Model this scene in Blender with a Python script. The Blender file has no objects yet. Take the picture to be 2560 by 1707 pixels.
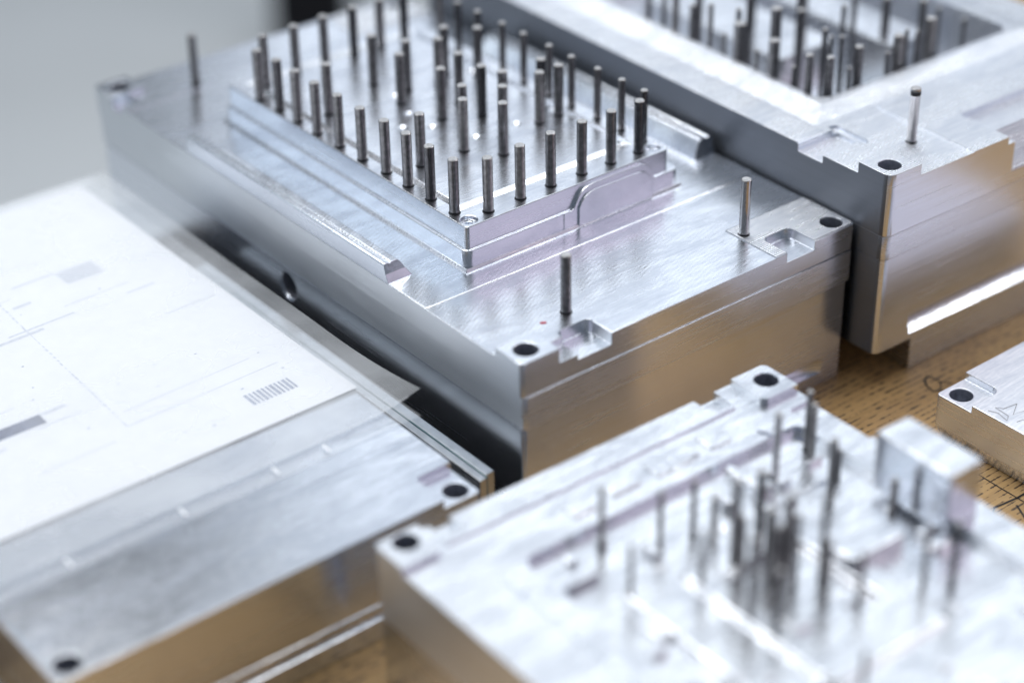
import bpy, bmesh, math, random
from mathutils import Vector, Matrix, Quaternion
random.seed(7)
SC = bpy.context.scene
COL = SC.collection
MM = 0.001

# ------------------------------------------------------------------ camera
cam_d = bpy.data.cameras.new('camera'); cam = bpy.data.objects.new('camera', cam_d); COL.objects.link(cam)
RT = Vector((0.7807602437, -0.6246280353, -0.0159141250))
DN = Vector((-0.3407625339, -0.4043148789, -0.8487699183))
FW = Vector((0.5237311689, 0.6681087458, -0.5285228154))
CP = Vector((-544.073, -686.673, 667.293)) * MM
m = Matrix((RT, -DN, -FW)).transposed().to_4x4(); m.translation = CP
cam.matrix_world = m
cam_d.sensor_width = 36.0; cam_d.lens = 5100.53 / 2560 * 36.0
cam_d.clip_start = 0.02; cam_d.clip_end = 60
cam_d.dof.use_dof = True; cam_d.dof.focus_distance = 1.135; cam_d.dof.aperture_fstop = 2.1
SC.camera = cam

# ------------------------------------------------------------------ light: dim hall, ceiling panels and a bright window side behind the bench
w = bpy.data.worlds.new('World'); SC.world = w; w.use_nodes = True
w.node_tree.nodes['Background'].inputs[0].default_value = (0.76, 0.87, 1.0, 1)
w.node_tree.nodes['Background'].inputs[1].default_value = 0.14

def area(name, loc, target, sx, sy, radiance, col=(1, 1, 1)):
    l = bpy.data.lights.new(name, 'AREA'); l.shape = 'RECTANGLE'; l.size = sx; l.size_y = sy
    l.energy = radiance * math.pi * sx * sy; l.color = col
    o = bpy.data.objects.new(name, l); COL.objects.link(o); o.location = loc
    d = Vector(target) - Vector(loc)
    o.rotation_euler = d.to_track_quat('-Z', 'Y').to_euler()
    return o
area('window_light', (2.75, 2.1, 1.7), (0.1, 0.1, 0.1), 3.3, 2.0, 0.86, (0.80, 0.88, 1.0))
area('ceiling_panel_a', (1.7, 1.0, 2.3), (0.15, 0.0, 0.0), 2.4, 1.3, 0.80, (0.86, 0.93, 1.0))
area('ceiling_panel_b', (-0.25, 0.95, 2.6), (0.0, 0.0, 0.0), 2.2, 1.8, 4.5, (0.95, 0.97, 1.0))
area('side_window_light', (2.0, -2.3, 1.75), (0.1, 0.0, 0.1), 3.0, 2.0, 0.60, (0.97, 0.80, 0.97))
area('tube_lamp', (1.35, -0.35, 2.1), (0.1, 0.1, 0.1), 0.42, 2.6, 4.6, (0.96, 0.98, 1.0))
area('far_window_light', (-2.3, 2.7, 1.9), (0.0, 0.2, 0.1), 2.6, 1.6, 1.0, (0.78, 0.89, 1.0))

SC.view_settings.view_transform = 'Standard'; SC.view_settings.look = 'None'
SC.view_settings.exposure = 0.20; SC.view_settings.gamma = 1.0
SC.cycles.max_bounces = 10; SC.cycles.glossy_bounces = 6; SC.cycles.transparent_max_bounces = 12
SC.cycles.use_denoising = True
SC.cycles.caustics_reflective = True
SC.cycles.sample_clamp_indirect = 6.0

# ------------------------------------------------------------------ materials
def new_mat(name):
    mt = bpy.data.materials.new(name); mt.use_nodes = True
    nt = mt.node_tree; b = nt.nodes['Principled BSDF']
    return mt, nt, b

def mapping(nt, src, scale, rot=(0, 0, 0)):
    mp = nt.nodes.new('ShaderNodeMapping'); mp.inputs['Scale'].default_value = scale; mp.inputs['Rotation'].default_value = rot
    nt.links.new(src, mp.inputs['Vector']); return mp.outputs[0]

def noise(nt, vec, scale, detail=3, rough=0.55, dist=0.0):
    n = nt.nodes.new('ShaderNodeTexNoise'); n.inputs['Scale'].default_value = scale
    n.inputs['Detail'].default_value = detail; n.inputs['Roughness'].default_value = rough; n.inputs['Distortion'].default_value = dist
    nt.links.new(vec, n.inputs['Vector']); return n.outputs[0]

def ramp(nt, fac, stops):
    r = nt.nodes.new('ShaderNodeValToRGB'); e = r.color_ramp.elements
    e[0].position, e[0].color = stops[0][0], (*stops[0][1], 1) if isinstance(stops[0][1], tuple) else (stops[0][1],) * 3 + (1,)
    e[1].position, e[1].color = stops[-1][0], (*stops[-1][1], 1) if isinstance(stops[-1][1], tuple) else (stops[-1][1],) * 3 + (1,)
    for p, c in stops[1:-1]:
        k = e.new(p); k.color = (*c, 1) if isinstance(c, tuple) else (c, c, c, 1)
    nt.links.new(fac, r.inputs[0]); return r.outputs[0]

def mathn(nt, op, a, b=None):
    n = nt.nodes.new('ShaderNodeMath'); n.operation = op
    for i, v in enumerate((a, b)):
        if v is None: continue
        if isinstance(v, (int, float)): n.inputs[i].default_value = v
        else: nt.links.new(v, n.inputs[i])
    return n.outputs[0]

def alu(name, rough=(0.22, 0.38), ang=-38, line=800, bump=0.2, cloud=22, tint=(0.91, 0.92, 0.945), grid=False, mottle=0.70, arc=(0.35, -0.55)):
    """milled aluminium: cutter lines along direction ang (degrees in plan), wide swirl arcs round arc, cloudy gloss"""
    mt, nt, b = new_mat(name)
    b.inputs['Metallic'].default_value = 1.0
    tc = nt.nodes.new('ShaderNodeTexCoord').outputs['Object']
    a = math.radians(-ang)
    n1 = noise(nt, mapping(nt, tc, (line * 0.03, line, line), (0, 0, a)), 1.0, 3, 0.6, 0.0)          # tool lines
    n2 = noise(nt, mapping(nt, tc, (cloud * 0.6, cloud * 2.2, cloud), (0, 0, a)), 1.0, 5, 0.62, 0.9)  # smears
    n3 = noise(nt, mapping(nt, tc, (cloud * 5, cloud * 9, cloud), (0, 0, a)), 1.0, 3, 0.6, 0.4)       # small patches
    sub = nt.nodes.new('ShaderNodeVectorMath'); sub.operation = 'SUBTRACT'; sub.inputs[1].default_value = (arc[0], arc[1], 0)
    nt.links.new(tc, sub.inputs[0])
    wv = nt.nodes.new('ShaderNodeTexWave'); wv.wave_type = 'RINGS'; wv.rings_direction = 'Z'
    wv.inputs['Scale'].default_value = 120; wv.inputs['Distortion'].default_value = 2.5; wv.inputs['Detail'].default_value = 2
    wv.inputs['Detail Scale'].default_value = 0.3
    nt.links.new(sub.outputs[0], wv.inputs['Vector'])
    swirl = mathn(nt, 'MULTIPLY', wv.outputs['Fac'], mathn(nt, 'GREATER_THAN', n2, 0.47))
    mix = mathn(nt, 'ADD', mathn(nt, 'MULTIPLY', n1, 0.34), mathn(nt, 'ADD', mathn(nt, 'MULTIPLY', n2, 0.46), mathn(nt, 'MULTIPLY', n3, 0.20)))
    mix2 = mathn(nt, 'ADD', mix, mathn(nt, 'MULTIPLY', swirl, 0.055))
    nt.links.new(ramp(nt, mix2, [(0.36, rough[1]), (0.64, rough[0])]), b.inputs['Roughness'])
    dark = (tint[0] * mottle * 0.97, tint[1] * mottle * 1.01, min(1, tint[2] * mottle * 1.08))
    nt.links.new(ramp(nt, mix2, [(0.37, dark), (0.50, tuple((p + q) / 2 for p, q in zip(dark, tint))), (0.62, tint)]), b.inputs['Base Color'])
    bp = nt.nodes.new('ShaderNodeBump'); bp.inputs['Strength'].default_value = bump; bp.inputs['Distance'].default_value = 0.0004
    h = mathn(nt, 'ADD', n1, mathn(nt, 'ADD', mathn(nt, 'MULTIPLY', n2, 0.5), mathn(nt, 'MULTIPLY', swirl, 0.25)))
    if grid:
        for r_ in (0.0, math.pi / 2):
            wg = nt.nodes.new('ShaderNodeTexWave'); wg.inputs['Scale'].default_value = 190; wg.inputs['Distortion'].default_value = 0.6
            nt.links.new(mapping(nt, tc, (1, 1, 0.2), (0, 0, r_)), wg.inputs['Vector'])
            h = mathn(nt, 'ADD', h, mathn(nt, 'MULTIPLY', wg.outputs['Fac'], 1.1))
    nt.links.new(h, bp.inputs['Height']); nt.links.new(bp.outputs[0], b.inputs['Normal'])
    return mt

def alu_side(name, rough=(0.18, 0.30), tint=(0.79, 0.83, 0.905), bump=0.02, aniso=0.64):
    """face-milled side wall: horizontal lines, satin"""
    mt, nt, b = new_mat(name)
    b.inputs['Metallic'].default_value = 1.0
    tc = nt.nodes.new('ShaderNodeTexCoord').outputs['Object']
    b.inputs['Anisotropic'].default_value = aniso
    tg = nt.nodes.new('ShaderNodeCombineXYZ'); tg.inputs[2].default_value = 1.0
    nt.links.new(tg.outputs[0], b.inputs['Tangent'])
    n1 = noise(nt, mapping(nt, tc, (10, 10, 500)), 1.0, 2, 0.5)
    n2 = noise(nt, mapping(nt, tc, (9, 9, 26)), 1.0, 4, 0.6, 0.4)
    mix = mathn(nt, 'ADD', mathn(nt, 'MULTIPLY', n1, 0.5), mathn(nt, 'MULTIPLY', n2, 0.5))
    nt.links.new(ramp(nt, mix, [(0.34, rough[0]), (0.66, rough[1])]), b.inputs['Roughness'])
    nt.links.new(ramp(nt, n2, [(0.3, tuple(c * 0.94 for c in tint)), (0.62, tint)]), b.inputs['Base Color'])
    bp = nt.nodes.new('ShaderNodeBump'); bp.inputs['Strength'].default_value = bump; bp.inputs['Distance'].default_value = 0.0003
    nt.links.new(mathn(nt, 'ADD', n1, n2), bp.inputs['Height']); nt.links.new(bp.outputs[0], b.inputs['Normal'])
    return mt

def plain(name, col, rough=0.5, metal=0.0, nscale=60, var=0.12, bump=0.0, spec=0.5):
    mt, nt, b = new_mat(name)
    tc = nt.nodes.new('ShaderNodeTexCoord').outputs['Object']
    n = noise(nt, tc, nscale, 3)
    nt.links.new(ramp(nt, n, [(0.3, tuple(c * (1 - var) for c in col)), (0.7, tuple(min(1, c * (1 + var)) for c in col))]), b.inputs['Base Color'])
    b.inputs['Roughness'].default_value = rough; b.inputs['Metallic'].default_value = metal
    b.inputs['Specular IOR Level'].default_value = spec
    if bump:
        bp = nt.nodes.new('ShaderNodeBump'); bp.inputs['Strength'].default_value = bump; bp.inputs['Distance'].default_value = 0.0005
        nt.links.new(n, bp.inputs['Height']); nt.links.new(bp.outputs[0], b.inputs['Normal'])
    return mt

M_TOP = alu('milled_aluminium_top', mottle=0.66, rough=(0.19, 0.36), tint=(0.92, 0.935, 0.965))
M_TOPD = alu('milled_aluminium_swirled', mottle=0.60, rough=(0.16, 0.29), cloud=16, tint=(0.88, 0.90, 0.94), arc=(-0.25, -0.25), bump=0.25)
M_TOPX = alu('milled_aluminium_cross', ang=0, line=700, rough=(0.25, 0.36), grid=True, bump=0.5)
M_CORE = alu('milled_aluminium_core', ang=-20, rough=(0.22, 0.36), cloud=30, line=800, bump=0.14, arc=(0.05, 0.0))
M_SIDE = alu_side('milled_aluminium_side')
M_SIDE2 = alu_side('milled_aluminium_side_rough', rough=(0.22, 0.34), bump=0.03)
M_SIDE4 = alu_side('milled_aluminium_side_soft', rough=(0.32, 0.42), tint=(0.88, 0.91, 0.95), aniso=0.7)
M_SIDE5 = alu_side('milled_aluminium_side_bright', rough=(0.20, 0.30), tint=(0.84, 0.87, 0.93), aniso=0.0)
M_SIDE3 = alu_side('dark_rough_side', rough=(0.42, 0.55), tint=(0.22, 0.235, 0.265))  # far darker, rougher tint, used on the tall mould's left faces
M_MATT = alu('blasted_aluminium', rough=(0.42, 0.55), tint=(0.92, 0.92, 0.93), cloud=30, bump=0.15)
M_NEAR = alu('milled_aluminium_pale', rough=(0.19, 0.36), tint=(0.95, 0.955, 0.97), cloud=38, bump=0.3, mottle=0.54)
M_PIN = plain('hardened_pin_steel', (0.235, 0.23, 0.235), 0.28, 1.0, 300, 0.3)
M_PIN2 = plain('blued_pin_steel', (0.13, 0.128, 0.135), 0.25, 1.0, 300, 0.3)
M_PIN3 = plain('worn_pin_steel', (0.33, 0.32, 0.32), 0.33, 1.0, 300, 0.3)
M_PINTOP = plain('ground_pin_end', (0.55, 0.53, 0.51), 0.35, 1.0, 900, 0.3)
M_BORE = plain('steel_bushing_bore', (0.46, 0.48, 0.54), 0.5, 1.0, 400, 0.2)
M_OIL = plain('oily_dark_steel', (0.05, 0.05, 0.055), 0.3, 0.6, 400, 0.3)
M_GUIDE = plain('bright_guide_steel', (0.62, 0.61, 0.62), 0.17, 1.0, 500, 0.12)
M_PAPER = plain('white_paper', (0.86, 0.86, 0.875), 0.75, 0, 90, 0.015)
M_INK = plain('grey_print', (0.36, 0.39, 0.47), 0.8, 0, 300, 0.2)
M_INK2 = plain('faint_print', (0.66, 0.675, 0.72), 0.8, 0, 500, 0.12)
M_DASH = plain('slate_print', (0.14, 0.16, 0.24), 0.7, 0, 200, 0.25)
M_PEN = plain('black_pen', (0.012, 0.012, 0.014), 0.6, 0, 300, 0.3)
M_PENCIL = plain('pencil_scribble', (0.36, 0.36, 0.38), 0.5, 0.2, 900, 0.3)
M_RED = plain('red_marker', (0.45, 0.04, 0.07), 0.5, 0, 500, 0.2)
M_BLACK = plain('matt_black', (0.006, 0.006, 0.008), 0.7, 0, 20, 0.2, spec=0.2)
M_FLOOR = plain('grey_epoxy_floor', (0.70, 0.725, 0.73), 0.55, 0, 1.2, 0.05)
M_STEEL = plain('ground_steel_bar', (0.50, 0.51, 0.52), 0.3, 1.0, 120, 0.12)
M_TEAL = plain('teal_seal', (0.10, 0.20, 0.23), 0.4, 0.2, 300, 0.1)

# plastic sleeve: thin clear film, glossy and slightly hazy
M_FILM, nt, b = new_mat('clear_film')
b.inputs['Base Color'].default_value = (0.93, 0.95, 0.97, 1); b.inputs['Roughness'].default_value = 0.22
tr = nt.nodes.new('ShaderNodeBsdfTransparent'); tr.inputs[0].default_value = (0.97, 0.98, 0.99, 1)
mx = nt.nodes.new('ShaderNodeMixShader')
tc = nt.nodes.new('ShaderNodeTexCoord').outputs['Object']
hz = ramp(nt, noise(nt, tc, 16, 3), [(0.35, 0.18), (0.65, 0.34)])
nt.links.new(hz, mx.inputs[0]); nt.links.new(tr.outputs[0], mx.inputs[1]); nt.links.new(b.outputs[0], mx.inputs[2])
bp = nt.nodes.new('ShaderNodeBump'); bp.inputs['Strength'].default_value = 0.25; bp.inputs['Distance'].default_value = 0.002
nt.links.new(noise(nt, tc, 22, 2), bp.inputs['Height']); nt.links.new(bp.outputs[0], b.inputs['Normal'])
nt.links.new(mx.outputs[0], nt.nodes['Material Output'].inputs[0])
M_WELD = plain('white_weld', (0.9, 0.92, 0.94), 0.3, 0, 200, 0.03)

# oak table: grain along X with dark broken pores
M_WOOD, nt, b = new_mat('oiled_oak')
tc = nt.nodes.new('ShaderNodeTexCoord').outputs['Object']
base = noise(nt, mapping(nt, tc, (4, 34, 10)), 1.0, 4, 0.6, 0.8)
fine = noise(nt, mapping(nt, tc, (22, 420, 100)), 1.0, 3, 0.6)
sp = nt.nodes.new('ShaderNodeSeparateXYZ'); nt.links.new(tc, sp.inputs[0])
wob = noise(nt, mapping(nt, tc, (9, 30, 1)), 1.0, 2)
vv = mathn(nt, 'ADD', mathn(nt, 'MULTIPLY', sp.outputs[1], 235.0), mathn(nt, 'MULTIPLY', wob, 1.4))
row = mathn(nt, 'FLOOR', vv); fr = mathn(nt, 'ABSOLUTE', mathn(nt, 'SUBTRACT', mathn(nt, 'FRACT', vv), 0.5))
cb = nt.nodes.new('ShaderNodeCombineXYZ'); nt.links.new(mathn(nt, 'MULTIPLY', sp.outputs[0], 150.0), cb.inputs[0]); nt.links.new(mathn(nt, 'MULTIPLY', row, 7.37), cb.inputs[1])
dash = noise(nt, cb.outputs[0], 1.0, 3, 0.65)
thick = mathn(nt, 'MULTIPLY', mathn(nt, 'SUBTRACT', dash, 0.46), 0.9)
edge = mathn(nt, 'SUBTRACT', fr, thick)
col = ramp(nt, base, [(0.3, (0.37, 0.22, 0.088)), (0.52, (0.49, 0.305, 0.128)), (0.7, (0.56, 0.365, 0.165))])
pm = ramp(nt, edge, [(0.0, 0.0), (0.05, 1.0)])
fm = ramp(nt, fine, [(0.25, 0.72), (0.6, 1.0)])
def mixc(nt, fac, a, bb, mode='MIX'):
    n = nt.nodes.new('ShaderNodeMix'); n.data_type = 'RGBA'; n.blend_type = mode
    for sock, v in ((n.inputs[0], fac), (n.inputs[6], a), (n.inputs[7], bb)):
        if hasattr(v, 'links'): nt.links.new(v, sock)
        elif isinstance(v, tuple): sock.default_value = (*v, 1)
        else: sock.default_value = v
    return n.outputs[2]
c1 = mixc(nt, 1.0, col, fm, 'MULTIPLY')
c2 = mixc(nt, pm, (0.075, 0.048, 0.026), c1)
nt.links.new(c2, b.inputs['Base Color']); b.inputs['Roughness'].default_value = 0.42
bp = nt.nodes.new('ShaderNodeBump'); bp.inputs['Strength'].default_value = 0.35; bp.inputs['Distance'].default_value = 0.0004
nt.links.new(pm, bp.inputs['Height']); nt.links.new(bp.outputs[0], b.inputs['Normal'])

# ------------------------------------------------------------------ mesh helpers (all lengths in mm)
def link(name, me, parent=None, loc=(0, 0, 0), rz=0.0):
    o = bpy.data.objects.new(name, me); COL.objects.link(o)
    o.location = Vector(loc) * MM; o.rotation_euler = (0, 0, rz)
    if parent: o.parent = parent
    return o
def thing(name, label, cat, loc=(0, 0, 0), rz=0.0, group=None):
    o = link(name, None, None, loc, rz); o['label'] = label; o['category'] = cat
    if group: o['group'] = group
    return o
def tag(o, label, cat, group=None):
    o['label'] = label; o['category'] = cat
    if group: o['group'] = group
    return o

def box(x0, x1, y0, y1, z0, z1):
    bm = bmesh.new(); bmesh.ops.create_cube(bm, size=1)
    for v in bm.verts:
        v.co = Vector((x0 if v.co.x < 0 else x1, y0 if v.co.y < 0 else y1, z0 if v.co.z < 0 else z1))
    return bm
def rbox(x0, x1, y0, y1, z0, z1, r, seg=5, which=(1, 1, 1, 1)):
    """box with rounded vertical corners"""
    pts = []
    for (cx, cy, a0, k) in ((x1, y1, 0, 0), (x0, y1, 90, 1), (x0, y0, 180, 2), (x1, y0, 270, 3)):
        if not which[k]: pts.append((cx, cy)); continue
        ox, oy = (cx - r if cx == x1 else cx + r), (cy - r if cy == y1 else cy + r)
        for i in range(seg + 1):
            a = math.radians(a0 + 90 * i / seg); pts.append((ox + r * math.cos(a), oy + r * math.sin(a)))
    return prism(pts, z0, z1)
def prism(pts, z0, z1):
    bm = bmesh.new(); lo = [bm.verts.new((x, y, z0)) for x, y in pts]; hi = [bm.verts.new((x, y, z1)) for x, y in pts]
    n = len(pts); bm.faces.new(hi); bm.faces.new(lo[::-1])
    for i in range(n): bm.faces.new((lo[i], lo[(i + 1) % n], hi[(i + 1) % n], hi[i]))
    bmesh.ops.recalc_face_normals(bm, faces=bm.faces); return bm
def extr(pts, axis, a0, a1):
    """2D profile extruded along axis ('x': pts are (y,z); 'y': pts are (x,z))"""
    bm = bmesh.new()
    f = (lambda p, a: (a, p[0], p[1])) if axis == 'x' else (lambda p, a: (p[0], a, p[1]))
    lo = [bm.verts.new(f(p, a0)) for p in pts]; hi = [bm.verts.new(f(p, a1)) for p in pts]
    n = len(pts); bm.faces.new(hi); bm.faces.new(lo[::-1])
    for i in range(n): bm.faces.new((lo[i], lo[(i + 1) % n], hi[(i + 1) % n], hi[i]))
    bmesh.ops.recalc_face_normals(bm, faces=bm.faces); return bm
def frustum(top, bot, zt, zb):
    """top/bot = (x0,x1,y0,y1)"""
    bm = bmesh.new(); q = lambda r, z: [bm.verts.new((x, y, z)) for x, y in ((r[0], r[2]), (r[1], r[2]), (r[1], r[3]), (r[0], r[3]))]
    a, c = q(top, zt), q(bot, zb); bm.faces.new(a); bm.faces.new(c[::-1])
    for i in range(4): bm.faces.new((c[i], c[(i + 1) % 4], a[(i + 1) % 4], a[i]))
    bmesh.ops.recalc_face_normals(bm, faces=bm.faces); return bm
def cyl(c, r, h, axis='z', r2=None, seg=36):
    bm = bmesh.new(); bmesh.ops.create_cone(bm, cap_ends=True, segments=seg, radius1=r, radius2=r if r2 is None else r2, depth=h)
    if axis == 'x': bmesh.ops.rotate(bm, matrix=Matrix.Rotation(math.pi / 2, 3, 'Y'), verts=bm.verts)
    if axis == 'y': bmesh.ops.rotate(bm, matrix=Matrix.Rotation(math.pi / 2, 3, 'X'), verts=bm.verts)
    bmesh.ops.translate(bm, vec=Vector(c), verts=bm.verts); return bm
def to_mesh(bm, name):
    me = bpy.data.meshes.new(name); bm.to_mesh(me); bm.free(); return me

def solid(name, base, add=(), cut=(), bevel=0.4, seg=2, mats=None, pick=None, parent=None, bores=(), clamp=False):
    """boolean-built solid, edges bevelled, baked to one plain mesh"""
    o = bpy.data.objects.new('tmp', to_mesh(base, 'tmp')); COL.objects.link(o); tmp = [o]
    for lst, op in ((add, 'UNION'), (cut, 'DIFFERENCE')):
        for bm in lst:
            t = bpy.data.objects.new('tmp', to_mesh(bm, 'tmp')); COL.objects.link(t); tmp.append(t)
            md = o.modifiers.new('b', 'BOOLEAN'); md.operation = op; md.solver = 'EXACT'; md.object = t
    bv = None
    if bevel:
        bv = o.modifiers.new('v', 'BEVEL'); bv.segments = seg; bv.limit_method = 'ANGLE'; bv.angle_limit = math.radians(28)
    me = None
    for wd, cl in ((bevel, clamp), (bevel * 0.7, clamp), (bevel * 0.5, clamp), (bevel * 0.33, clamp), (bevel, True)):
        if bv: bv.width = wd; bv.use_clamp_overlap = cl
        dg = bpy.context.evaluated_depsgraph_get(); dg.update()
        if me: bpy.data.meshes.remove(me)
        me = bpy.data.meshes.new_from_object(o.evaluated_get(dg)); me.name = name
        me.calc_loop_triangles(); ta = {}
        for t in me.loop_triangles: ta[t.polygon_index] = ta.get(t.polygon_index, 0) + t.area
        bad = sum(1 for p in me.polygons if ta.get(p.index, 0) > p.area * 1.04 + 1.0)      # folded faces: try a finer edge
        if not bad or not bv: break
    for t in tmp:
        d = t.data; bpy.data.objects.remove(t); bpy.data.meshes.remove(d)
    me.transform(Matrix.Scale(MM, 4))
    for p in me.polygons: p.use_smooth = True
    me.set_sharp_from_angle(angle=math.radians(24))
    for p in me.polygons:
        if max(abs(c) for c in p.normal) > 0.9995 or p.area > 70e-6: p.use_smooth = False
    for mt in (mats or [M_TOP]): me.materials.append(mt)
    if mats and len(mats) > 1:
        for p in me.polygons:
            p.material_index = pick(p) if pick else (0 if abs(p.normal.z) > 0.5 else 1)
    if bores:
        me.materials.append(M_BORE); k = len(me.materials) - 1
        for p in me.polygons:
            c = p.center / MM
            for bo in bores:
                if len(bo) == 2 and math.hypot(c.x - bo[0], c.y - bo[1]) < 6.6 and abs(p.normal.z) < 0.5: p.material_index = k
                if len(bo) == 3 and math.hypot(c.y - bo[1], c.z - bo[2]) < 8.7 and c.x > 3.2: p.material_index = k
    return link(name, me, parent)

def lathe(name, prof, seg=24, mats=None, idx=None):
    """prof: (r,z) list; idx: material index per band"""
    bm = bmesh.new(); rings = []
    for r, z in prof:
        rings.append([bm.verts.new((r * math.cos(2 * math.pi * i / seg), r * math.sin(2 * math.pi * i / seg), z)) for i in range(seg)] if r > 1e-6 else [bm.verts.new((0, 0, z))])
    for k in range(len(prof) - 1):
        A, B = rings[k], rings[k + 1]
        for i in range(seg):
            j = (i + 1) % seg
            if len(A) == 1 and len(B) == 1: continue
            vs = (A[0], B[j], B[i]) if len(A) == 1 else ((A[i], A[j], B[0]) if len(B) == 1 else (A[i], A[j], B[j], B[i]))
            f = bm.faces.new(vs); f.smooth = True; f.material_index = idx[k] if idx else 0
    bmesh.ops.recalc_face_normals(bm, faces=bm.faces)
    me = to_mesh(bm, name); me.transform(Matrix.Scale(MM, 4))
    for mt in mats or [M_PIN]: me.materials.append(mt)
    me.set_sharp_from_angle(angle=math.radians(40))
    return me

def pin_mesh(r, h, mats=None, band=False):
    pr = [(r + 0.55, 0.0), (r + 0.5, 0.22), (r + 0.02, 0.3), (r, 1.2)]; ix = [1, 1, 1]
    if band: pr += [(r, h - 4.6), (r + 0.06, h - 4.5), (r + 0.06, h - 2.2), (r, h - 2.1)]; ix += [0, 0, 1, 0]
    pr += [(r, h - 0.45), (r - 0.4, h), (r * 0.55, h), (0, h + 0.02)]; ix += [0, 2, 2, 2]
    return lathe('pin', pr, 22, mats or [M_PIN, M_OIL, M_PINTOP], ix)
_pm = {}
def pin(parent, x, y, z0, z1, r=3.0, name='ejector_pin', mats=None, band=False, tilt=None):
    q = random.random(); var = 0 if (mats or q < 0.62) else (1 if q < 0.82 else 2)
    k = (round(r * 4), round((z1 - z0) * 2), name, band, var)
    if k not in _pm: _pm[k] = pin_mesh(round(r * 4) / 4, z1 - z0, mats or [(M_PIN, M_PIN2, M_PIN3)[var], M_OIL, M_PINTOP], band)
    o = link(name, _pm[k], parent, (x, y, z0), random.uniform(0, 6.28))
    return o

def ribbon(name, pts, width, mat, parent=None, z=0.0):
    """thin flat drawn line (print or pen) following pts (x,y) or (x,y,z)"""
    P = [Vector((p[0], p[1], p[2] if len(p) > 2 else z)) for p in pts]; bm = bmesh.new(); L = []
    for i, p in enumerate(P):
        d = (P[min(i + 1, len(P) - 1)] - P[max(i - 1, 0)]); d.z = 0; d.normalize(); n = Vector((-d.y, d.x, 0)) * width / 2
        L.append((bm.verts.new(p + n), bm.verts.new(p - n)))
    for a, c in zip(L, L[1:]): bm.faces.new((a[0], a[1], c[1], c[0]))
    bmesh.ops.recalc_face_normals(bm, faces=bm.faces)
    me = to_mesh(bm, name); me.transform(Matrix.Scale(MM, 4)); me.materials.append(mat)
    return link(name, me, parent)

# ------------------------------------------------------------------ setting: floor and table
def sheet(name, x0, x1, y0, y1, z, mat, n=1):
    bm = bmesh.new(); bmesh.ops.create_grid(bm, x_segments=n, y_segments=n, size=0.5)
    for v in bm.verts: v.co = Vector((x0 + (v.co.x + 0.5) * (x1 - x0), y0 + (v.co.y + 0.5) * (y1 - y0), z))
    me = to_mesh(bm, name); me.transform(Matrix.Scale(MM, 4)); me.materials.append(mat); return link(name, me)
floor = sheet('floor', -9000, 9000, -9000, 9000, -760, M_FLOOR); floor['kind'] = 'structure'
table = solid('table_top', box(-900, 900, -1100, 414, -38, 0), bevel=2.0, mats=[M_WOOD]); table['kind'] = 'structure'

PT = lambda pts, wd: ribbon('pen_line', pts, wd, M_PEN, table, 0.25)
PT([(288.5, -49.2), (284.1, -43.7), (283.1, -34.2)], 0.9); PT([(283.1, -34.2), (277.7, -36.6), (274.2, -41.5)], 1.5); PT([(274.2, -41.5), (272.8, -47.5), (280, -52)], 1.2)
PT([(284.1, -43.7), (278.1, -49.0)], 0.8)
PT([(240, -96), (228.5, -112.4), (227.6, -135), (227.4, -152.7), (227, -168)], 0.8)
PT([(205, -149.5), (211, -145.9), (220, -147), (228, -147.9), (240, -148)], 1.3)
PT([(222, -152), (217, -161.3), (213, -168)], 1.2)

# ------------------------------------------------------------------ A: the mould half in the middle
A = thing('mold_half', 'aluminium mould half with raised core full of upright dark pins, in sharp focus at centre', 'mold')
LA = 447.0
hole = lambda x, y, z: [cyl((x, y, z - 24), 6.5, 60), cyl((x, y, z + 0.2), 6.5, 1.6, r2=7.4)]
AH = ((11.3, 10.6), (236.0, 9.2), (12.5, LA - 11.5), (235.5, LA - 11))
LEFT = lambda p: 0 if abs(p.normal.z) > 0.5 else (2 if p.normal.x < -0.9 else 1)
solid('base_plate', rbox(1.4, 244.0, 0.9, LA - 1, 0, 65.9, 2.4),
      cut=[cyl((0, 224.7, 53), 8.6, 160, 'x'), cyl((1.4, 224.7, 53), 8.6, 1.8, 'x', r2=9.6), cyl((205, -34.5, 13.5), 42, 9.5, 'z', seg=96)] + [cyl((x, y, 60), 6.5, 60) for x, y in AH], bores=[(0, 224.7, 53)] + list(AH), bevel=0.5, mats=[M_TOP, M_SIDE, M_SIDE5], pick=LEFT, parent=A)
solid('spacer_plate', rbox(0.9, 245.6, -0.4, LA - 0.4, 66.3, 86.2, 2.6), cut=[cyl((x, y, 76), 6.5, 60) for x, y in AH], bores=AH, bevel=0.45, mats=[M_TOP, M_SIDE2, M_SIDE4], pick=LEFT, parent=A)
holes_a = lambda: hole(11.3, 10.6, 107.4) + hole(236.0, 9.2, 103.35) + hole(12.5, LA - 11.5, 106.4) + hole(235.5, LA - 11, 103.3)
notch_r = lambda: [rbox(191.5, 213.5, -13, 21, 97, 115, 4.6)]
notch_n = lambda: [rbox(38, 61, -13, 19, 95.4, 120, 4), rbox(25.5, 39, -13, 13, 98.6, 120, 1.5)]
notch_f = lambda: [rbox(-13, 15, 412, LA - 23.4, 98.5, 120, 4)]
solid('cavity_plate', rbox(0, 246, 0, LA, 86.5, 102.8, 2.6),
      add=[rbox(0, 25.5, 0, 22, 96, 107.4, 2.6, which=(0, 0, 1, 0)), rbox(0, 24, LA - 23, LA, 96, 106.4, 2.6, which=(0, 1, 0, 0))],
      cut=holes_a() + notch_r() + notch_n() + notch_f(), bores=AH, bevel=0.75, mats=[M_TOP, M_SIDE, M_SIDE4], pick=LEFT, parent=A)
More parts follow.
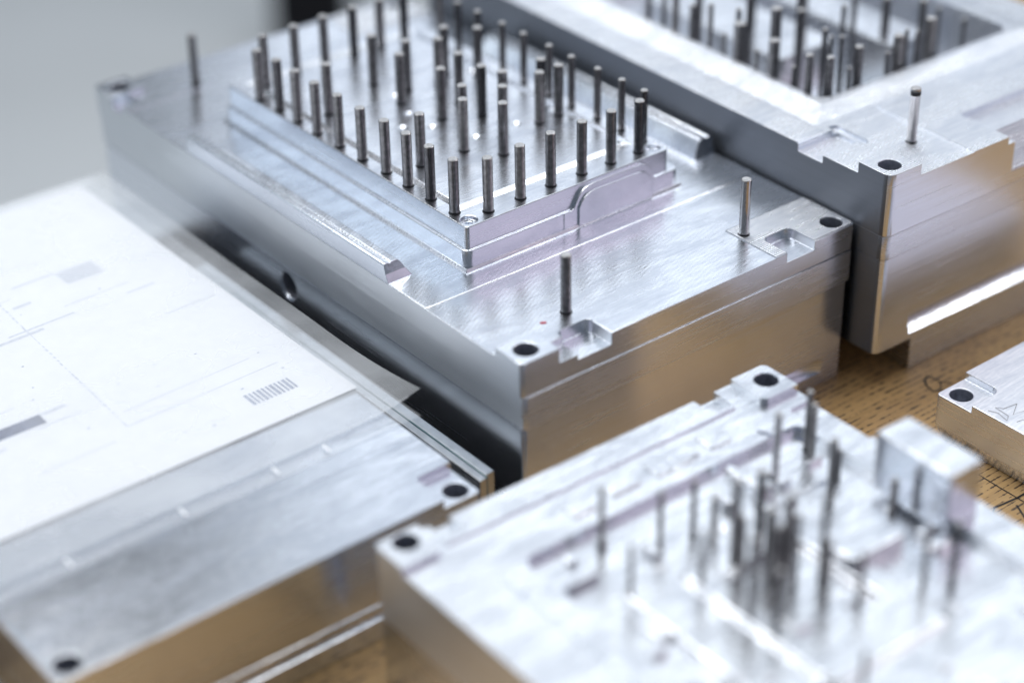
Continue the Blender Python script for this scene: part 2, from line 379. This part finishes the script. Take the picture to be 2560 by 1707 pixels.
solid('parting_face', extr([(81.6, 102.5), (81.6, 102.82), (82.3, 103.4), (358, 103.4), (359, 102.8), (359, 102.5)], 'x', 0.3, 245.7), bevel=0.2, mats=[M_TOP], parent=A)
for nm, bs, ct in (('r', rbox(183, 245.4, 0.7, 41.5, 102.5, 103.35, 2.6, which=(0, 0, 0, 1)), notch_r), ('n', box(0.7, 61, 0.7, 42, 102.5, 103.3), notch_n), ('f', box(0.7, 65, 404, LA - .7, 102.5, 103.3), notch_f), ('g', box(183, 245.4, 404, LA - .7, 102.5, 103.3), list)):
    solid('corner_pad', bs, cut=holes_a() + ct() + ([box(-1, 25.6, -1, 22.1, 100, 110)] if nm == 'n' else []) + ([box(-1, 24.1, LA - 23.1, LA + 1, 100, 110)] if nm == 'f' else []), bevel=0.12, mats=[M_TOPX if nm in 'rg' else M_TOP], parent=A)
red = ribbon('red_marker_dot', [(37.6, 30.8), (39.2, 30.2), (40.6, 29.4)], 2.2, M_RED, A, 103.45)

railp = [(0, 103), (0, 113.4), (0.8, 114.2), (3.0, 114.2), (3.5, 113.6), (4.6, 113.6), (5.1, 114.2), (9.2, 114.2), (10.6, 112.9), (15.6, 105.0), (16.8, 103)]
def rail(mirror):
    pr = [((246 - x) if mirror else x, z) for x, z in railp]
    end = extr([(118.5 - 30, 90), (118.5 - 30, 130), (123.0, 130), (119.0, 108), (116.8, 103.6), (116.4, 90)], 'x', -20, 270)
    return solid('side_rail', extr(pr, 'y', 100, 330), cut=[end], bevel=0.35, mats=[M_TOP, M_SIDE], parent=A)
rail(False); rail(True)

hump1 = [(111, 104), (111, 115.3), (116.5, 115.3), (118.5, 116.4), (120.2, 119.6), (122.6, 123.6), (126, 126.3), (130, 127.4), (135, 127.7), (169, 127.4), (174, 126.2), (177.6, 123), (179.6, 118.5), (180.3, 113), (180.3, 104)]
hump2 = [(121.4, 104), (121.4, 115.4), (123.4, 119.4), (126.8, 122.4), (130.5, 123.7), (134, 124.0), (167.5, 123.6), (172, 122.3), (175.4, 119.3), (177.3, 115), (177.8, 110), (177.8, 104)]
core = solid('core', rbox(43, 192.5, 101, 347, 103.2, 129.5, 2.2),
      add=[rbox(41.2, 200, 99.2, 350, 103.0, 115.4, 4.5)],
      cut=[frustum((52.6, 181.4, 119.4, 342.0), (53.0, 181.0, 119.8, 337.6), 129.7, 127.1),
           cyl((49.9, 107.7, 129.5), 4.8, 4.4), cyl((49.9, 107.7, 125), 1.9, 14), cyl((186.2, 107.8, 129.5), 4.2, 4), cyl((186.2, 107.8, 125), 1.8, 14)],
      bevel=0.55, mats=[M_CORE, M_SIDE], parent=A)
solid('core_skirt', frustum((40.6, 200.6, 98.6, 350.6), (39.6, 201.6, 97.6, 351.6), 105.2, 103.2), bevel=0.2, mats=[M_CORE], parent=A)
solid('core_relief', extr([(x, z) for x, z in hump1], 'y', 98.85, 101.3), bevel=0.4, mats=[M_CORE, M_SIDE], parent=A)
solid('core_relief', extr([(x, z) for x, z in hump2], 'y', 97.7, 100.0), bevel=0.4, mats=[M_CORE, M_SIDE], parent=A)
solid('core_face', frustum((57.0, 177.0, 124.6, 334.5), (53.4, 180.6, 121.2, 336.4), 129.5, 127.15),
      cut=[cyl((x, y, 129.2), 0.6, 1.7, r2=4.6, seg=24) for x, y in ((143.6, 262), (144.6, 243), (172, 262), (174.7, 184.7), (145, 184.7), (115.6, 186.4), (104.5, 238), (113, 264), (104, 214), (90, 225))],
      bevel=0.25, mats=[M_CORE, M_SIDE], parent=A)

AP = [(46.6, 314.3), (48.0, 294.5), (47.6, 273.9), (47.2, 252.3), (47.7, 229.2), (47.6, 206.0), (48.6, 183.6), (48.5, 162.2), (48.6, 140.8), (49.0, 119.3),
      (64.4, 108.5), (87.5, 108.8), (110.4, 109.7), (133.2, 109.5), (154.8, 109.0), (176.1, 108.7),
      (187.0, 158.4), (187.5, 137.2), (187.5, 117.5), (186.3, 228.0), (186.3, 249.2), (185.5, 294.0), (186.5, 203.3), (186.5, 182), (186, 273.8), (184.5, 312.4),
      (61.7, 331), (84.5, 331), (106.9, 331.5), (129.4, 331.5), (150, 331), (168.4, 330)]
AI = [(69.0, 177.4), (99.7, 176.8), (114.3, 157.8), (115.8, 219.4), (136.8, 206.9), (157.2, 176.9), (172.5, 177.4), (109.5, 253.0), (124.2, 266.4), (112.7, 286.6),
      (110.9, 192.2), (128.4, 175.9), (141.2, 192.1), (137.4, 230.4), (169.9, 191.0), (170.0, 253.6), (154.8, 268.2), (141.2, 256.1), (67.2, 269.5)]
for i, (x, y) in enumerate(AP):
    thin = 2.25 if x > 180 and y < 330 else 3.0
    pin(A, x, y, 129.5, 163.0, thin)
for x, y in AI: pin(A, x, y, 129.5, 162.8, 3.0)
GM = [M_GUIDE, M_OIL, M_PINTOP]
pin(A, 187.8, 31.3, 103.3, 138.6, 3.0, 'guide_pin', GM)
for x, y in ((55.6, 31.0), (56, 411)): pin(A, x, y, 103.3, 138.7, 3.1, 'return_pin')

# ------------------------------------------------------------------ B: the taller mould behind on the right
RB = math.radians(-1.3)
B = thing('mold_half', 'tall aluminium mould half at upper right with deep pocket of pins, raised on a foot', 'mold', (247, -22, 0), RB)
WB, LB = 262.0, 450.0
solid('foot', box(33, WB - 20, 1.5, LB - 10, 0, 23.0), bevel=0.6, mats=[M_TOP, M_SIDE2], parent=B)
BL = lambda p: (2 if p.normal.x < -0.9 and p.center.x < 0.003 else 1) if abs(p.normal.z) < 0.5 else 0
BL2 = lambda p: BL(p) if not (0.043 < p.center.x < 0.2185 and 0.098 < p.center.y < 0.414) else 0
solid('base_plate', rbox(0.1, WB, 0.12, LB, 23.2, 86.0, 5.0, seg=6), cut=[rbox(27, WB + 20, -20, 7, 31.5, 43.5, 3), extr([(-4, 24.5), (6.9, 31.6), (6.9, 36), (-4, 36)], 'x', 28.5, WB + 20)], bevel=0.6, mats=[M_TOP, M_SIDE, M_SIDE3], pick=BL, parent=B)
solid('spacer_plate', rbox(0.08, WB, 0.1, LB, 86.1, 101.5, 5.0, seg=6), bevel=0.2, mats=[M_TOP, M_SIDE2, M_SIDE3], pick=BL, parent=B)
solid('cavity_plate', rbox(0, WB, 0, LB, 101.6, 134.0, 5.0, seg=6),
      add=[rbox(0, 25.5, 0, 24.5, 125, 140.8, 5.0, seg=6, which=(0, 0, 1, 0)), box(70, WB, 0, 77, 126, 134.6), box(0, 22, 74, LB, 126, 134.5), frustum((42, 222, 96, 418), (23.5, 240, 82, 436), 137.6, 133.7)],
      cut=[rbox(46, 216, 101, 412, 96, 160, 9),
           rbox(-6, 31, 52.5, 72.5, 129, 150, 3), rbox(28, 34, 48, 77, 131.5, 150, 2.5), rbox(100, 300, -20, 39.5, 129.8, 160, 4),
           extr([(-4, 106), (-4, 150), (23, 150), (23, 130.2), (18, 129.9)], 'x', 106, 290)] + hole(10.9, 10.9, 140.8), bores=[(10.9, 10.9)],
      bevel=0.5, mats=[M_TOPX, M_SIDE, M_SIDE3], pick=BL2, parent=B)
pocket_floor = solid('pocket_floor', box(41, 223, 95, 419, 92, 99), bevel=0.3, mats=[M_CORE], parent=B)
BPn = [(301.6, 198.4, 159.5, 2.01), (303.6, 183.8, 164.1, 1.75), (301.1, 154.8, 161.1, 3.69), (315.4, 170.5, 161.9, 1.75), (302.5, 169.2, 149.3, 1.0), (299.8, 137.7, 149.1, 1.22), (299.6, 123.0, 160.7, 3.38), (320.5, 142.7, 169.8, 3.45), (299.4, 105.5, 149.3, 1.2), (299.2, 92.6, 161.4, 2.61), (336.2, 115.4, 160.4, 1.71), (334.3, 108.0, 158.3, 1.22), (307.9, 83.7, 160.3, 2.61), (336.7, 101.5, 159.8, 1.46), (326.1, 84.0, 147.8, 1.2), (333.2, 83.8, 160.0, 2.64), (360.4, 84.1, 148.1, 1.46), (367.6, 82.5, 158.2, 3.16), (374.5, 82.5, 159.8, 1.22), (423.9, 112.4, 156.4, 2.53), (385.0, 82.7, 155.8, 1.22), (396.4, 82.2, 161.5, 3.2), (423.4, 142.6, 149.3, 3.08), (411.3, 159.9, 148.1, 2.06), (305.0, 243.7, 151.9, 1.72), (307.0, 230.8, 153.9, 1.71), (303.2, 216.1, 160.6, 2.52), (350.3, 149.7, 158.3, 2.38), (365.9, 165.4, 160.3, 2.38), (379.6, 140.0, 156.4, 1.73), (338.6, 183.9, 160.3, 2.59), (356.2, 200.5, 159.3, 2.16), (389.4, 183.9, 158.3, 2.38), (375.7, 218.1, 158.3, 2.59), (323.9, 216.1, 158.3, 2.16), (340.5, 232.7, 160.3, 2.38)]
for x, y, z, r in BPn:
    dx, dy = x - 247, y + 22
    u = dx * math.cos(RB) + dy * math.sin(RB); v = -dx * math.sin(RB) + dy * math.cos(RB)
    pin(B, u, v, 99, z, r)
for u, v, z in ((196, 122, 143), (203, 150, 140)): pin(B, u, v, 99, z, 1.4)
solid('pocket_insert', rbox(98, 150, 190, 330, 99, 118, 6), bevel=0.8, mats=[M_NEAR], parent=B)
solid('pocket_insert', rbox(160, 196, 150, 300, 99, 124, 4), bevel=0.8, mats=[M_NEAR], parent=B)
pin(B, 52.0, 32.5, 134, 168.5, 3.0, 'guide_pin', GM, band=True)

# ------------------------------------------------------------------ C: the blurred mould in the foreground
C = thing('mold_half', 'blurred pale aluminium mould half in the near right foreground with clustered pins', 'mold', (-4, -240, 0), math.radians(-1.0))
cx, cy = -4, -240
bx = lambda x0, x1, y0, y1: (x0 - cx, x1 - cx, y0 - cy, y1 - cy)
solid('base_plate', box(*bx(-128, 120, -470, -48.5), 0, 39.8), cut=[cyl((x - cx, y - cy, 30), 6.5, 40) for x, y in ((111, -60.5), (-116, -54.5))], bevel=0.6, mats=[M_NEAR, M_SIDE], parent=C)
hh = lambda x, y, z: hole(x - cx, y - cy, z)
solid('cavity_plate', rbox(*bx(-129, 121, -470, -47.5), 40.1, 78.0, 3.0),
      add=[rbox(*bx(97, 121, -74, -48.5), 70, 82.0, 3.5, which=(1, 0, 1, 0)), rbox(*bx(-129, -104, -70, -46.5), 70, 81.0, 4, which=(0, 1, 0, 1)),
           box(*bx(-60, 60, -300, -150), 68, 80.5), box(*bx(-100, 84, -66, -58), 70, 79.2), box(*bx(-95, -88, -300, -100), 70, 79.5)],
      cut=[rbox(*bx(-80, 100, -440, -96), 73.0, 90, 6),
           rbox(*bx(72, 86, -64, -40), 73, 100, 2), rbox(*bx(104, 126, -128, -84), 76, 90, 3), rbox(*bx(-98, -86, -60, -40), 74, 90, 2)] + hh(111.0, -60.5, 82) + hh(-116, -54.5, 81), bores=[(111 - cx, -60.5 - cy), (-116 - cx, -54.5 - cy)],
      clamp=True, bevel=0.7, mats=[M_NEAR, M_SIDE, M_SIDE4], pick=LEFT, parent=C)
solid('core', rbox(*bx(-58, 74, -330, -140), 72.5, 77.0, 6), add=[rbox(*bx(-30, 44, -250, -150), 70, 80, 5)], cut=[rbox(*bx(-18, 30, -222, -165), 76, 90, 5)], bevel=0.9, mats=[M_NEAR], parent=C)
solid('locking_block', box(*bx(89.5, 111.5, -205, -157.5), 77.5, 110.0), bevel=0.8, mats=[M_NEAR, M_SIDE], parent=C)
solid('insert_bar', rbox(*bx(32, 70, -200, -176), 76, 85.5, 5), bevel=1.0, mats=[M_NEAR], parent=C)
for x, y, z, r in [(-40.9, -108.1, 108.6, 1.6), (-19.7, -125.8, 107.4, 1.5), (-1.0, -128.2, 106.3, 1.6), (-4.4, -160.0, 126, 2.2), (15.7, -155.3, 119.5, 2.2), (14.2, -175.5, 118, 2.2), (17.3, -194.8, 128, 1.5), (72.9, -146.3, 107, 2.0), (81.2, -178.9, 98, 2.0), (61.8, -233.9, 114.0, 1.8), (21.8, -214.8, 104.2, 1.6), (-24.3, -192.3, 122, 2.0), (-12.1, -172.7, 116.8, 1.8), (5.8, -189.1, 119, 1.7), (-19.5, -204.3, 108.8, 1.8), (-26.2, -161.9, 109.4, 1.5), (10, -205, 112, 1.8)]:
    pin(C, x - cx, y - cy, 73.0, z, r)
rc = random.Random(11)
for k in range(3):
    pin(C, rc.uniform(-34, 40) - cx, rc.uniform(-215, -152) - cy, 73, rc.uniform(102, 120), rc.uniform(1.6, 2.6))
for k in range(10):
    pin(C, rc.uniform(-70, 92) - cx, rc.uniform(-300, -110) - cy, 73, rc.uniform(92, 112), rc.uniform(1.2, 2.0))
for k in range(70):                                              # small milled pads and steps over the core field
    x, y = rc.uniform(-78, 88), rc.uniform(-300, -108); dx, dy = rc.uniform(3, 12), rc.uniform(3, 20)
    if rc.random() < 0.4: dx, dy = dy, dx * 0.5
    solid('milled_pad', rbox(*bx(x, min(x + dx, 98), y, min(y + dy, -98)), 72.0, rc.uniform(74.2, 79.6), 1.0, seg=2), bevel=0.5, mats=[M_NEAR], parent=C)
for k in range(7):
    x = rc.uniform(-100, 70); solid('milled_pad', rbox(*bx(x, x + rc.uniform(6, 18), rc.uniform(-92, -84), rc.uniform(-80, -70)), 77.0, rc.uniform(78.6, 79.6), 1.0, seg=2), bevel=0.4, mats=[M_NEAR], parent=C)
pin(C, 62.2 - cx, -118.6 - cy, 73, 112, 1.9, 'guide_pin', GM)
for x, y in ((95, -100), (79, -88)): ribbon('marker_stroke', [(x - cx, y - cy), (x - cx + 3, y - cy - 9)], 1.6, M_DASH, C, 78.3 if x < 90 else 73.4)

# ------------------------------------------------------------------ D: low plate on the left, under the papers
D = thing('mold_plate', 'low aluminium mould plate at lower left, half covered by the plastic sleeve', 'mold plate')
solid('base_plate', box(-281.5, -42.0, -21.6, 400, 0, 13.0), bevel=0.8, mats=[M_TOP, M_SIDE], parent=D)
solid('seat_strip', box(-280, -43.5, -19.8, 399, 13.2, 20.4), bevel=0.9, mats=[M_NEAR, M_NEAR], parent=D)
solid('cavity_plate', rbox(-280.5, -43.0, -19.2, 399.5, 20.6, 64.0, 2.5),
      add=[box(-280.5, -43, -19.2, -15.5, 60, 64.35)],
      cut=[rbox(-65.5, -30, -40, 5.5, 59.2, 80, 3)] + hole(-52.2, -10.6, 59.2) + hole(-269.6, -8.6, 64.35), bores=[(-52.2, -10.6), (-269.6, -8.6)], bevel=0.7, mats=[M_TOPD, M_SIDE], parent=D)

# two ground bars lying in the gap between D and A
for k, (x0, x1, z1) in enumerate(((-21.8, -17.2, 40.0), (-16.6, -10.6, 40.6))):
    o = solid('parallel_bar', box(x0, x1, 9 + 2 * k, 300, 3.2, z1), bevel=0.4, mats=[M_STEEL])
    tag(o, ('thin ground steel bar in the gap, nearest the low left plate', 'thin ground steel bar in the gap, nearest the middle mould')[k], 'metal bar', 'ground bars in the gap')
o = solid('rubber_strip', box(-17.15, -16.65, 9, 300, 3.2, 40.4), bevel=0, mats=[M_TEAL]); tag(o, 'thin dark teal strip pressed between the two steel bars', 'strip')

tag(solid('gap_shade_strip', box(-41, 0.5, -10, 412, 0.3, 3.0), bevel=0.3, mats=[M_BLACK]), 'black strip added on the bench to darken the gap beside the middle mould', 'added strip')  # added black strip, darkens the gap and its reflection in the middle mould

# ------------------------------------------------------------------ E: small plate at the right edge
E_ = thing('mold_plate', 'small bright aluminium plate with pencil scribble at the right edge on bare wood', 'mold plate')
solid('plate', rbox(236, 440, -360, -78.8, 9.8, 34.5, 2.5),
      cut=[rbox(220, 260, -104, -60, 30.0, 60, 5)] + hole(245.6, -88.8, 30.0), bores=[(245.6, -88.8)], bevel=0.5, mats=[M_MATT, M_SIDE2], parent=E_)
solid('chamfered_base', frustum((236.4, 439, -359, -79.2), (240.2, 436, -356, -83), 9.6, 0.0), bevel=0.8, mats=[M_NEAR], parent=E_)
for pts in ([(239.2, -112.8), (241.5, -118), (239.4, -126.2), (243.6, -123.5)], [(243.6, -123.5), (244.6, -113.4), (247.2, -117.2), (256.6, -118.7)], [(256.6, -118.7), (246.6, -124.4), (253.9, -125.9), (249, -134)], [(242.5, -130.3), (247, -131), (246, -138)]):
    ribbon('pencil_line', pts, 0.55, M_PENCIL, E_, 34.62)

# ------------------------------------------------------------------ machine leg on the floor far behind
LG = thing('machine_leg', 'black blurred machine leg standing on the grey floor behind the bench', 'machine leg', (1222, 2105, -760), math.radians(-38))
solid('foot_pad', cyl((0, 0, 9), 66, 18), bevel=2, mats=[M_BLACK], parent=LG)
solid('post', rbox(-62, 62, -62, 62, 18, 800, 6), bevel=1, mats=[M_BLACK], parent=LG)

# ------------------------------------------------------------------ plastic sleeve with the printed sheet inside
def paper_z(x, y):
    rnd = random.Random(3); ph = [rnd.uniform(0, 6.28) for _ in range(6)]
    return 65.3 + 0.25 * (1 + math.sin(x * 0.031 + y * 0.012 + ph[0])) * 0.5 + 0.125 * (1 + math.sin(y * 0.045 - x * 0.02 + ph[1])) + 0.05
def drape(name, x0, x1, y0, y1, z, mat, parent=None, lift=0.0, nx=60, ny=60, amp=0.35, seed=0):
    bm = bmesh.new(); g = []
    rnd = random.Random(seed); ph = [rnd.uniform(0, 6.28) for _ in range(6)]
    for j in range(ny + 1):
        row = []
        for i in range(nx + 1):
            x = x0 + (x1 - x0) * i / nx; y = y0 + (y1 - y0) * j / ny
            h = z + amp * (1 + math.sin(x * 0.031 + y * 0.012 + ph[0])) * 0.5 + amp * 0.5 * (1 + math.sin(y * 0.045 - x * 0.02 + ph[1]))
            c = max(0, 1 - math.hypot(x - x1, (y - y0) * 0.55) / 46) ** 2 * lift      # curled near corner
            h += c
            s = max(0, (x + 43) / 22) ** 2 * 1.2 if x > -43 else 0                    # sag past the plate's edge
            row.append(bm.verts.new((x, y, h - s * (1 if lift == 0 else 0.3))))
        g.append(row)
    for j in range(ny):
        for i in range(nx):
            f = bm.faces.new((g[j][i], g[j][i + 1], g[j + 1][i + 1], g[j + 1][i])); f.smooth = True
    me = to_mesh(bm, name); me.transform(Matrix.Scale(MM, 4)); me.materials.append(mat)
    return link(name, me, parent)
S = thing('plastic_sleeve', 'clear plastic document sleeve lying over the low left plate', 'sleeve')
drape('back_film', -330, -30, 48, 408, 64.5, M_FILM, S, amp=0.3, seed=1)
drape('front_film', -330, -22, 59, 404, 67.0, M_FILM, S, lift=6.0, amp=0.5, seed=2)
ribbon('welded_edge', [(-330 + i * 10, 59.3, 67.5 + max(0, 1 - abs(-22 - (-330 + i * 10)) / 46) ** 2 * 5.6) for i in range(31)], 1.6, M_FILM, S)
for x in (-297, -235, -172, -117.5, -86.5): ribbon('weld_tab', [(x, 57.0, 66.4), (x, 51.0, 65.7)], 1.6, M_WELD, S)
P = thing('printed_sheet', 'white printed paper sheet inside the plastic sleeve', 'paper')
drape('paper', -330, -41, 91, 400, 65.3, M_PAPER, P, amp=0.25, seed=3)
zi = 66.0
def ink(pts, wd, mat, name='printed_line'):
    (xa, ya), (xb, yb) = pts[0], pts[-1]; n = max(1, int(math.hypot(xb - xa, yb - ya) / 8))
    return ribbon(name, [(xa + (xb - xa) * t / n, ya + (yb - ya) * t / n, paper_z(xa + (xb - xa) * t / n, ya + (yb - ya) * t / n)) for t in range(n + 1)], wd, mat, P)
for i in range(11): ink([(-92 + i * 2.65, 112.4), (-92 + i * 2.65, 124.0)], 1.35 if i % 3 else 2.0, M_INK, 'barcode_bar')
ink([(-260, 174.5), (-186, 174.0)], 9.5, M_DASH, 'dark_bar')
for k in range(34):
    y0 = 139 + k * 4.7; ink([(-155.2 + 0.033 * (y0 - 139) + random.uniform(-.3, .3), y0), (-155.2 + 0.033 * (y0 - 139), y0 + random.uniform(2, 4.6))], random.uniform(0.5, 1.3), M_INK2)
ink([(-155, 138.5), (-60, 140.5)], 0.8, M_INK2); ink([(-150, 152), (-70, 154)], 0.6, M_INK2)
for k in range(30):
    x = random.uniform(-320, -80); y = random.uniform(110, 385); ln = random.uniform(10, 46)
    if -110 < x < -50 and 100 < y < 140: continue
    ink([(x, y), (min(x + ln, -48), y + ln * 0.02)], random.choice((0.6, 0.8, 1.6, 2.6)), M_INK2)
ink([(-108, 300), (-84, 300.5)], 16, M_INK2)
for k in range(26): 
    x = random.uniform(-300, -50); y = random.uniform(96, 380); ink([(x, y), (x + random.uniform(.6, 1.8), y + random.uniform(-.6, .6))], random.uniform(.5, 1.1), M_INK)
